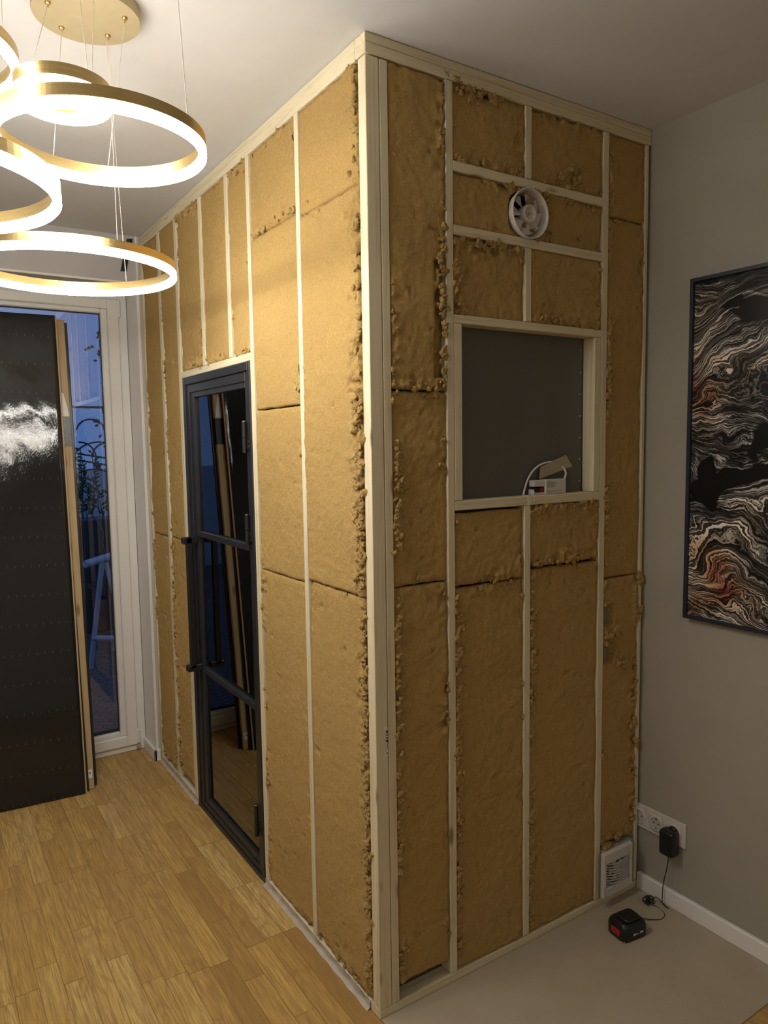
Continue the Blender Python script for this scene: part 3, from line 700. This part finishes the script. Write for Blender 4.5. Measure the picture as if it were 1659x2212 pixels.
# ------------------------------------------------------------------ ring chandelier
ch = thing('ring_chandelier', 'gold ceiling lamp of five glowing rings hung on thin cables', 'lamp', (-0.607, 0.25, H))
cano = ob('canopy', G().lathe([(0.0001, -0.030), (0.1185, -0.030), (0.1195, -0.028), (0.1195, -0.0005), (0.0001, -0.0005)], (-0.607, 0.25, H), 'z', 72, True, False), CANO, ch)
RINGS = [  # cx, cy, r, zb
    (-0.639, 0.017, 0.210, 2.235), (-0.582, 0.729, 0.302, 2.130), (-0.722, -0.035, 0.089, 2.288), (-1.025, 0.000, 0.291, 2.090), (-0.987, 0.054, 0.200, 2.350)]
hooks = [(-0.694, 0.232), (-0.650, 0.322), (-0.549, 0.300), (-0.533, 0.203), (-0.640, 0.160), (-0.612, 0.150)]
for hx, hy in hooks:
    ob('hook', G().lathe([(0.0001, -0.036), (0.0045, -0.035), (0.0068, -0.0315), (0.0068, -0.030), (0.0001, -0.030)], (hx, hy, H), 'z', 14).tube([(hx, hy, H-0.042), (hx, hy, H-0.034)], 0.0016, 8), BRASS, cano)
for (cx, cy, r, zz) in RINGS:
    th = 0.014
    rg_ = ob('ring', G().lathe([(r, zz+0.0205), (r, zz+0.043), (r-th, zz+0.043), (r-th, zz+0.0205)], (cx, cy, 0), 'z', 128, True, False), BRASS, ch)
    ob('light_strip', G().lathe([(r+0.0005, zz+0.020), (r+0.0005, zz+0.004), (r-0.003, zz), (r-th+0.003, zz), (r-th-0.0005, zz+0.004), (r-th-0.0005, zz+0.020)], (cx, cy, 0), 'z', 128), GLOW, rg_)
zc0 = H-0.036
def onring(k, deg):
    cx, cy, r, zz = RINGS[k]; return (cx+(r-0.007)*math.cos(math.radians(deg)), cy+(r-0.007)*math.sin(math.radians(deg)), zz+0.043)
cabs = [((-0.694, 0.232, zc0), (-0.782, -0.055, 2.331)), ((-0.650, 0.322, zc0), (-0.703, 0.209, 2.278)), ((-0.640, 0.160, zc0), (-0.690, -0.108, 2.331)),
        ((-0.612, 0.150, zc0), (-0.682, -0.104, 2.331)), ((-0.549, 0.300, zc0), (-0.515, 0.437, 2.173)), ((-0.552, 0.304, zc0), (-0.370, 0.931, 2.173)),
        ((-0.533, 0.203, zc0), (-0.585, 0.208, 2.278))]
up = [((-0.479, -0.010), (-0.513, -0.148, 2.278)), ((-0.782, 0.270), (-0.806, 0.121, 2.393)), ((-1.12, 0.10), onring(4, 175)), ((-1.02, -0.10), onring(4, 260)),
      ((-1.25, 0.1), onring(3, 160)), ((-1.10, -0.2), onring(3, 250)), ((-0.88, 0.68), onring(1, 172))]
for (x, y), e_ in up:
    ob('ceiling_hook', G().lathe([(0.0001, -0.006), (0.0045, -0.005), (0.0068, -0.0015), (0.0068, 0), (0.0001, 0)], (x, y, H), 'z', 14), BRASS, ch)
    cabs.append(((x, y, H-0.004), e_))
for h_, e_ in cabs:
    ob('cable', G().tube([h_, e_], 0.0009, 6), WIRE, ch)

# ------------------------------------------------------------------ leaning packages
def pack(name, label, cat, x1, wd, y, thick, length, mats, lean=0.118, rz=-0.085):
    t = thing(name, label, cat, (x1, y, 0.001 + 0.0), (-lean, 0, rz)); return t
def lean_local(t): t['_w'] = (0, 0, 0)
tilt = 0.1215
# front, big foil wrapped panel
p1 = thing('wrapped_panel', 'wide panel wrapped in shiny black film leaning on the balcony window', 'package', (-0.409, 1.924, 0.002), (-tilt, 0, -0.083))
n1_, n2_ = 60, 120; P = []
for j in range(n2_):
    for i in range(n1_):
        x = -0.62*(1-i/(n1_-1)); z = 2.272*j/(n2_-1)
        P.append((x, 0.0, z))
Pn = np.array(P); q = Pn*np.array([1, 1, 1]) + np.array([5, 0, 2])
wr = 0.0010*(fbm(q*np.array([2.0, 1, 0.7]), 9, 3, 4)-0.5) + 0.0012*(fbm(np.stack([q[:, 0]*1.0+q[:, 2]*0.8, q[:, 1], q[:, 2]*0.2], 1), 30, 2, 9)-0.5)*(np.clip((Pn[:, 2]-0.9)*2, 0, 1) + np.clip((0.5-Pn[:, 2])*2, 0, 1))
edge = np.minimum(np.minimum(-Pn[:, 0], Pn[:, 0]+0.62), np.minimum(Pn[:, 2], 2.272-Pn[:, 2]))
Pn[:, 1] = wr + 0.004*np.exp(-edge/0.003)
g = G(); g.grid(Pn.tolist(), n1_, n2_)
ob('black_film', g, FOIL, p1, local=True)
ob('board_core', G().box((-0.619, 0.005, 0.0005), (0.007, 0.014, 2.2715), 0.001), OAKP, p1, local=True, label='pale bare board edge')
p2 = thing('wrapped_panel', 'narrow strip of black film-covered panel standing behind the wide shiny one', 'package', (-0.389, 1.9455, 0.0023), (-tilt, -0.008, -0.083))
ob('black_film', G().box((-0.30, 0, 0), (0.0, 0.010, 2.262), 0.002), FOILS, p2, local=True)
p3 = thing('timber_panel', 'pale wood panel standing between two black wrapped panels', 'panel', (-0.3625, 1.9615, 0.0023), (-tilt, 0, -0.083))
ob('wood_face', G().box((-0.30, 0, 0), (0.0, 0.020, 2.258), 0.001), OAKP, p3, local=True)
ob('paper_slip', G().prism([(-0.036, 1.79), (-0.005, 1.79), (-0.010, 1.83), (-0.024, 1.90), (-0.036, 1.905)], -0.0007, -0.0002, 'y'), PAPER, p3, local=True, label='folded white paper slip')
ob('film_band', G().box((-0.30, -0.0012, 1.645), (0.0012, 0.021, 1.785), 0.0008), FOILS, p3, local=True, label='dark glossy film wrapped around the panel')
ob('sticker', G().box((-0.0425, -0.0022, 0.052), (-0.006, -0.0014, 0.092)), PAPER, p3, local=True)
g = G()
for k, (a, b) in enumerate(((-0.040, 0.0022), (-0.035, 0.0028), (-0.031, 0.001), (-0.028, 0.0015), (-0.0245, 0.001), (-0.021, 0.0026), (-0.017, 0.0012), (-0.0145, 0.0022))): g.box((a, -0.0027, 0.072), (a+b, -0.0021, 0.081))
ob('barcode', g, INK, p3, local=True)
p4 = thing('wrapped_panel', 'rearmost black wrapped panel of the leaning stack, nearest the glass', 'package', (-0.345, 1.988, 0.0023), (-tilt, 0, -0.083))
ob('black_film', G().box((-0.30, 0, 0), (0.0, 0.012, 2.250), 0.003), FOILS, p4, local=True)
ob('board_core', G().box((-0.30, 0.0122, 0), (-0.012, 0.026, 2.246), 0.001), OAKP, p4, local=True)

# ------------------------------------------------------------------ small bar over the window
ob('wall_bracket', G().prism([(-0.094, 2.476), (-0.068, 2.478), (-0.030, 2.636), (-0.058, 2.632)], D-0.012, D-0.001, 'y'), NAVY, label='small dark blue bar fixed slanting on the wall above the balcony window', category='bracket')

# ------------------------------------------------------------------ framed picture on the right wall
PY0, PY1, PZ0, PZ1 = -0.178, -0.93, 1.037, 2.127
pic = thing('framed_picture', 'large dark abstract picture in a thin black frame on the grey wall', 'picture', (W, (PY0+PY1)/2, PZ0))
g = G(); fx0, fx1 = W-0.034, W-0.004
g.box((fx0, PY1, PZ0), (fx1, PY1+0.012, PZ1), 0.001); g.box((fx0, PY0-0.012, PZ0), (fx1, PY0, PZ1), 0.001)
g.box((fx0, PY1+0.012, PZ0), (fx1, PY0-0.012, PZ0+0.012), 0.001); g.box((fx0, PY1+0.012, PZ1-0.012), (fx1, PY0-0.012, PZ1), 0.001)
ob('frame', g, NAVY, pic)
def art():
    t = NT('abstract_print'); tc = t.n('ShaderNodeTexCoord')
    s = t.n('ShaderNodeSeparateXYZ', {0: tc.outputs['Object']})
    v = t.n('ShaderNodeCombineXYZ', {0: t.math('MULTIPLY', s.outputs[1], -1.0), 1: s.outputs[2], 2: 0.0}).outputs[0]
    wv = t.n('ShaderNodeTexNoise', {'Vector': v, 'Scale': 2.6, 'Detail': 7.0, 'Roughness': 0.46})
    wv2 = t.n('ShaderNodeVectorMath', {0: wv.outputs[1], 1: (0.5, 0.5, 0.5)}, operation='SUBTRACT')
    wv3 = t.n('ShaderNodeVectorMath', {0: wv2.outputs[0], 1: (0.60, 0.60, 0.0)}, operation='MULTIPLY')
    v2 = t.n('ShaderNodeVectorMath', {0: v, 1: wv3.outputs[0]}, operation='ADD').outputs[0]
    # strands: contour lines of a warped field
    f1 = t.noise(t.n('ShaderNodeMapping', {'Vector': v2, 'Rotation': (0, 0, 0.5), 'Scale': (9, 210.0, 1)}).outputs[0], 1.0, 3, 0.65, 0.2)
    f2 = t.noise(t.n('ShaderNodeMapping', {'Vector': v2, 'Rotation': (0, 0, -0.25), 'Scale': (3.0, 36.0, 1)}).outputs[0], 1.0, 2, 0.5, 0.2)
    strand = t.math('MULTIPLY', t.ramp(f1, [(0.47, 0.04), (0.53, 0.35), (0.60, 1.6)]), t.ramp(f2, [(0.38, 0.12), (0.6, 1.0)]))
    cells = t.noise(v2, 3.6, 2, 0.5)
    mask = t.ramp(cells, [(0.46, 0.0), (0.49, 0.9), (0.60, 1.0)])
    edge = t.ramp(cells, [(0.435, 0.0), (0.452, 1.0), (0.475, 0.0)])
    big = t.ramp(t.noise(v, 3.0, 2), [(0.40, 0.10), (0.58, 1.0)])
    a = t.math('MULTIPLY', t.math('MULTIPLY', strand, mask), big)
    a = t.math('ADD', a, t.math('MULTIPLY', t.math('MULTIPLY', edge, strand), 0.5))
    hue = t.noise(v, 3.4, 2)
    tint = t.ramp(hue, [(0.30, (0.35, 0.45, 0.52)), (0.40, (0.85, 0.80, 0.78)), (0.55, (0.80, 0.68, 0.56)), (0.63, (0.60, 0.36, 0.22)), (0.70, (0.50, 0.05, 0.05))])
    a = t.math('MULTIPLY', a, 1.5, clamp=True)
    c = t.mix(a, (0.006, 0.0055, 0.006), tint)
    return t.fin(c, 0.25, 0, None, 0.35)
ob('print', G().box((W-0.024, PY1+0.012, PZ0+0.012), (W-0.018, PY0-0.012, PZ1-0.012)), art(), pic)

# ------------------------------------------------------------------ socket strip, charger, battery
ss = thing('socket_strip', 'white triple socket plate at the foot of the grey wall', 'socket', (W, -0.085, 0.232))
sz0, sz1 = 0.232, 0.317
ob('cover_plate', G().box((W-0.009, -0.191, sz0), (W, 0.022, sz1), 0.0015), GREYP, ss)
for yc in (-0.1475, -0.0765, -0.0055):
    zc = (sz0+sz1)/2
    ins = ob('socket_insert', G().lathe([(0.0215, -0.004), (0.0225, -0.004), (0.0300, -0.0035), (0.0300, 0.0), (0.0215, 0.0)], (W-0.009, yc, zc), 'x', 40).box((W-0.0125, yc-0.0275, zc-0.0275), (W-0.0088, yc-0.022, zc+0.0275), 0.0006).box((W-0.0125, yc+0.022, zc-0.0275), (W-0.0088, yc+0.0275, zc+0.0275), 0.0006).box((W-0.0125, yc-0.022, zc+0.022), (W-0.0088, yc+0.022, zc+0.0275), 0.0006).box((W-0.0125, yc-0.022, zc-0.0275), (W-0.0088, yc+0.022, zc-0.022), 0.0006), GREYP, ss)
    ob('recess', G().disc((W-0.0092, yc, zc), 0.0215, 'x', 32, 0.0004), plain('recess_white', (0.50, 0.47, 0.44), 0.35), ins)
    for dz in (0.017, -0.017): ob('earth_clip', G().box((W-0.0128, yc-0.003, zc+dz-0.004), (W-0.0095, yc+0.003, zc+dz+0.004), 0.0008), CHROME, ins)
    ob('pin_holes', G().disc((W-0.0098, yc-0.0095, zc), 0.0028, 'x', 14, -0.0004).disc((W-0.0098, yc+0.0095, zc), 0.0028, 'x', 14, -0.0004), INK, ins)
ad = thing('plug_charger', 'black plug-in charger in the right-hand socket with its cord hanging down', 'charger', (W-0.05, -0.15, 0.2))
def rbox(cx, cy, cz, sx, sy, sz, r, M=None, seg=5, top=0.8, cham=0.2):
    """rounded-rectangle body in local x,y with a chamfered top"""
    g = G(); rings = []
    for (h, s_) in ((0, 0.94), (0.06, 1.0), (1-cham, 1.0), (1-cham*0.35, (1+top)/2+0.03), (1, top)):
        ring = []
        for q in range(4):
            qx, qy = ((1, 1), (-1, 1), (-1, -1), (1, -1))[q]
            for k in range(seg):
                a = PI/2*q + PI/2*k/(seg-1)
                ring.append((cx+(qx*(sx/2-r)+r*math.cos(a))*s_, cy+(qy*(sy/2-r)+r*math.sin(a))*s_, cz+sz*h))
        rings.append(ring)
    n = len(rings[0]); vs = sum(rings, [])
    if M is not None: vs = [tuple(M @ Vector(p)) for p in vs]
    fs = [(j*n+i, j*n+(i+1) % n, (j+1)*n+(i+1) % n, (j+1)*n+i) for j in range(len(rings)-1) for i in range(n)]
    g.add(vs, fs, True); g.add(vs[:n], [tuple(range(n))[::-1]]); g.add(vs[-n:], [tuple(range(n))]); return g
Mx = Matrix.Translation((W-0.018, -0.1475, 0.246)) @ Matrix.Rotation(-PI/2, 4, 'Y')
ob('charger_body', rbox(0, 0, 0, 0.088, 0.054, 0.038, 0.008, Mx, top=0.86), BLACK, ad)
ob('plug_face', G().lathe([(0.0001, 0), (0.0195, 0), (0.0195, -0.010), (0.0001, -0.010)], (W-0.0095, -0.1475, 0.2745), 'x', 30), BLACK, ad)
cord = smooth([(W-0.037, -0.148, 0.203), (W-0.037, -0.147, 0.185), (W-0.036, -0.142, 0.15), (W-0.034, -0.132, 0.11), (W-0.030, -0.124, 0.075), (W-0.030, -0.122, 0.04), (W-0.035, -0.128, 0.012),
               (W-0.030, -0.150, 0.004), (W-0.036, -0.138, 0.012), (W-0.044, -0.110, 0.030), (W-0.048, -0.098, 0.020), (W-0.050, -0.104, 0.006), (W-0.052, -0.090, 0.004)], 6)
ob('charger_cord', G().tube(cord, 0.0016, 8), BLACK, ad)
rr = random.Random(4); g = G()
for k in range(7):
    a = rr.uniform(0, PI); L = rr.uniform(0.016, 0.024); b_ = rr.uniform(0.005, 0.011); h0 = 0.006+0.003*k; pts = []
    for i in range(20):
        th = 2*PI*i/20; x = L*math.cos(th); y = b_*math.sin(th)
        pts.append((1.062+x*math.cos(a)-y*math.sin(a), -0.088+x*math.sin(a)+y*math.cos(a), h0+0.004*math.sin(2*th+k)))
    g.tube(pts, 0.0016, 7, True)
g.tube([(1.057, -0.095, 0.012), (1.066, -0.082, 0.022)], 0.005, 10)
ob('cord_bundle', g, BLACK, ad)
ob('lead_cord', G().tube(smooth([(1.062, -0.10, 0.006), (1.070, -0.125, 0.003), (1.056, -0.160, 0.003), (1.020, -0.168, 0.004), (0.975, -0.145, 0.010), (0.940, -0.125, 0.018), (0.922, -0.118, 0.020)]), 0.0016, 8), BLACK, ad)
BA = -0.12; bc = (0.874, -0.148, 0.0035)
bt = thing('battery_pack', 'black power tool battery with a red button lying on the beige sheet', 'battery', bc, (0, 0, BA))
ob('case', rbox(0, 0, 0.0, 0.104, 0.084, 0.054, 0.018, None, top=0.80, cham=0.3), BLACK, bt, local=True)
ob('top_shell', rbox(0.004, 0, 0.0525, 0.066, 0.056, 0.010, 0.014, None, top=0.85, cham=0.4), BLACK, bt, local=True)
ob('release_button', G().box((-0.0540, -0.020, 0.014), (-0.048, 0.018, 0.034), 0.0015), RED, bt, local=True)
g = G()
for k, (x, s_, h) in enumerate(((-0.012, 0.0035, 0.006), (-0.006, 0.003, 0.005), (-0.001, 0.001, 0.006), (0.004, 0.002, 0.003), (0.009, 0.0018, 0.003))): g.box((x, -0.0424, 0.018), (x+s_, -0.0416, 0.018+h))
for k in range(3): g.box((0.016+k*0.005, -0.0424, 0.0175+0.001*k), (0.019+k*0.005, -0.0416, 0.025))
ob('lettering', g, PAPER, bt, local=True)
ob('metal_catch', G().box((-0.0505, -0.038, 0.002), (-0.0455, -0.024, 0.005), 0.0005), CHROME, bt, local=True)

# ------------------------------------------------------------------ beige sheet on the floor
poly = [(0.003, -0.002), (0.003, -0.572), (0.895, -0.572)]
for k in range(7):
    a = PI/2*k/6; poly.append((0.895+0.012*math.sin(a), -0.572-0.0+0.012*(1-math.cos(a))))
poly = [(0.003, -0.002), (0.003, -0.575), (W-0.019, -0.575), (W-0.019, -0.002)]
ob('floor_sheet', G().prism(poly, 0.0003, 0.0035, 'z'), MAT, label='large beige sheet covering the floor in front of the window wall', category='sheet')

# ------------------------------------------------------------------ added fill lights behind the camera, never in view
for i, (x, y) in enumerate(FILLS):
    dl = thing('downlight', ['round recessed downlight near the left wall', 'round recessed downlight behind the beige sheet'][i], 'lamp', (x, y, H))
    ob('lens', G().disc((x, y, H-0.004), 0.07, 'z', 32, 0.001), LENS, dl)
    ob('trim_ring', G().lathe([(0.07, -0.006), (0.085, -0.004), (0.085, 0.0), (0.07, 0.0)], (x, y, H), 'z', 40), WHITE, dl)

# ------------------------------------------------------------------ outside: patio
def paver():
    t = NT('brick_pavers'); v = t.coord(rot=(0, 0, 0.6))
    br = t.n('ShaderNodeTexBrick', {'Vector': v, 'Color1': (0.10, 0.085, 0.085), 'Color2': (0.16, 0.13, 0.125), 'Mortar': (0.03, 0.028, 0.03), 'Scale': 5.0, 'Mortar Size': 0.02})
    return t.fin(br.outputs[0], 0.75, 0, t.bump(br.outputs[1], -0.4, 0.004))
st('patio', G().box((-5, D+0.36, -0.18), (6, 9.5, -0.08)), paver())
st('garden_wall', G().box((-5, 8.6, -0.08), (6, 8.8, 1.36)), plain('garden_render', (0.55, 0.58, 0.62), 0.9))
pl = thing('planter', 'long dark planter of leafy shrubs outside the window', 'planter', (0.5, 5.6, -0.08))
ob('box', G().box((-0.9, 5.45, -0.08), (2.2, 5.85, 0.97), 0.01), plain('anthracite', (0.03, 0.032, 0.036), 0.6), pl)
LEAF = plain('shrub_leaf', (0.03, 0.06, 0.022), 0.6, var=0.4)
g = G(); rs = random.Random(3)
for k in range(26):
    x = 0.1+rs.random()*1.0; y = 5.55+rs.random()*0.2; hh = 0.25+rs.random()*0.45
    top = (x+rs.uniform(-.12, .12), y, 0.95+hh); g.tube([(x, y, 0.95), top], 0.004, 4)
    for m in range(16):
        t_ = 0.15+0.85*m/16; px = x+(top[0]-x)*t_; pz = 0.95+hh*t_; a = rs.uniform(0, 2*PI); L = 0.05+0.03*rs.random()
        dx, dy, dz = math.cos(a)*L, math.sin(a)*L*.5, L*0.6
        g.add([(px, y, pz), (px+dx*.5-dz*.2, y+dy*.5, pz+dz*.5+dx*.15), (px+dx, y+dy, pz+dz), (px+dx*.5+dz*.2, y+dy*.5+.004, pz+dz*.5-dx*.15)], [(0, 1, 2, 3)])
ob('foliage', g, LEAF, pl)
vine = smooth([(0.40, 5.43, 1.0), (0.47, 5.42, 0.85), (0.46, 5.42, 0.75), (0.50, 5.42, 0.6), (0.53, 5.42, 0.48), (0.54, 5.42, 0.2)])
ob('trailing_stem', G().tube(vine, 0.004, 5).tube([(0.53, 5.42, 0.5), (0.60, 5.42, 0.7)], 0.003, 5), plain('dry_stem', (0.22, 0.2, 0.18), 0.8), pl)
tree = thing('garden_tree', 'leafy tree whose twigs hang into the upper right of the window view', 'tree', (1.9, 5.3, -0.08))
ob('trunk', G().tube([(1.9, 5.3, -0.08), (1.85, 5.3, 1.6), (1.7, 5.3, 3.0), (1.3, 5.3, 3.5)], [0.07, 0.06, 0.05, 0.03], 10), plain('bark', (0.09, 0.07, 0.05), 0.9), tree)
ob('branch', G().tube([(1.72, 5.3, 2.9), (1.2, 5.3, 3.1), (0.85, 5.3, 2.9), (0.62, 5.3, 2.75), (0.50, 5.3, 2.55)], [0.03, 0.022, 0.014, 0.008, 0.003], 6), plain('bark_thin', (0.09, 0.07, 0.05), 0.9), tree)
g = G(); rs = random.Random(8)
for k in range(1100):
    t_ = rs.random(); px = 1.0-0.60*t_+rs.uniform(-.10, .12); pz = 3.1-1.5*rs.random()**1.5; py = 5.3+rs.uniform(-.2, .2)
    if px < 0.40+0.16*abs(math.sin(pz*5)): continue
    L = 0.028; a = rs.uniform(0, 2*PI)
    g.add([(px, py, pz), (px+L*math.cos(a), py, pz+L*math.sin(a)), (px+L*1.5*math.cos(a+.5), py+.01, pz+L*1.5*math.sin(a+.5)), (px+L*math.cos(a+1.0), py, pz+L*math.sin(a+1.0))], [(0, 1, 2, 3)])
ob('foliage', g, plain('tree_leaf', (0.10, 0.10, 0.045), 0.7, var=0.3), tree)
g = G()
def arc(cx, cz, r, a0, a1, y=4.9, th=0.007):
    g.tube([(cx+r*math.cos(a0+(a1-a0)*i/14), y, cz+r*math.sin(a0+(a1-a0)*i/14)) for i in range(15)], th, 6)
arc(0.36, 1.42, 0.26, 0.3, 2.6); arc(0.42, 1.55, 0.12, 0, 3.14); arc(0.2, 1.55, 0.13, -0.6, 1.6); arc(0.62, 1.55, 0.14, 1.2, 3.6); arc(0.3, 1.2, 0.25, 0.4, 2.2); arc(0.55, 1.9, 0.1, 2, 5); arc(0.30, 1.75, 0.12, 0.2, 2.9)
g.tube([(0.0, 4.9, 1.62), (0.9, 4.9, 1.45)], 0.008, 6); g.tube([(0.0, 4.9, 1.57), (0.9, 4.9, 1.38)], 0.008, 6); g.tube([(0.75, 4.9, -0.08), (0.75, 4.9, 2.0)], 0.012, 6); g.tube([(-0.1, 4.9, -0.08), (-0.1, 4.9, 2.0)], 0.012, 6); g.tube([(-0.1, 4.9, 1.97), (0.75, 4.9, 1.97)], 0.01, 6)
ob('iron_trellis', g, plain('wrought_iron', (0.02, 0.02, 0.025), 0.5), label='curly dark iron trellis outside behind the balcony window', category='trellis')
TRW = plain('white_trestle', (0.55, 0.55, 0.57), 0.6)
tr = thing('trestle', 'white wooden trestle standing on the paved patio', 'trestle', (0.25, 4.3, -0.08))
def beam(a, b, s=0.022):
    return G().tube([a, b], s, 4)
ob('top_bar', beam((0.04, 4.05, 0.775), (0.60, 4.75, 0.775), 0.03), TRW, tr)
for (a, b) in (((0.20, 4.25, 0.75), (0.085, 4.28, -0.08)), ((0.22, 4.22, 0.75), (0.36, 4.05, -0.08)), ((0.50, 4.62, 0.75), (0.36, 4.70, -0.08)), ((0.52, 4.60, 0.75), (0.68, 4.45, -0.08))):
    ob('leg', beam(a, b, 0.02), TRW, tr)
ob('brace', beam((0.11, 4.27, 0.16), (0.34, 4.08, 0.16), 0.024), TRW, tr)

for o in bpy.data.objects:
    if '_w' in o: del o['_w']
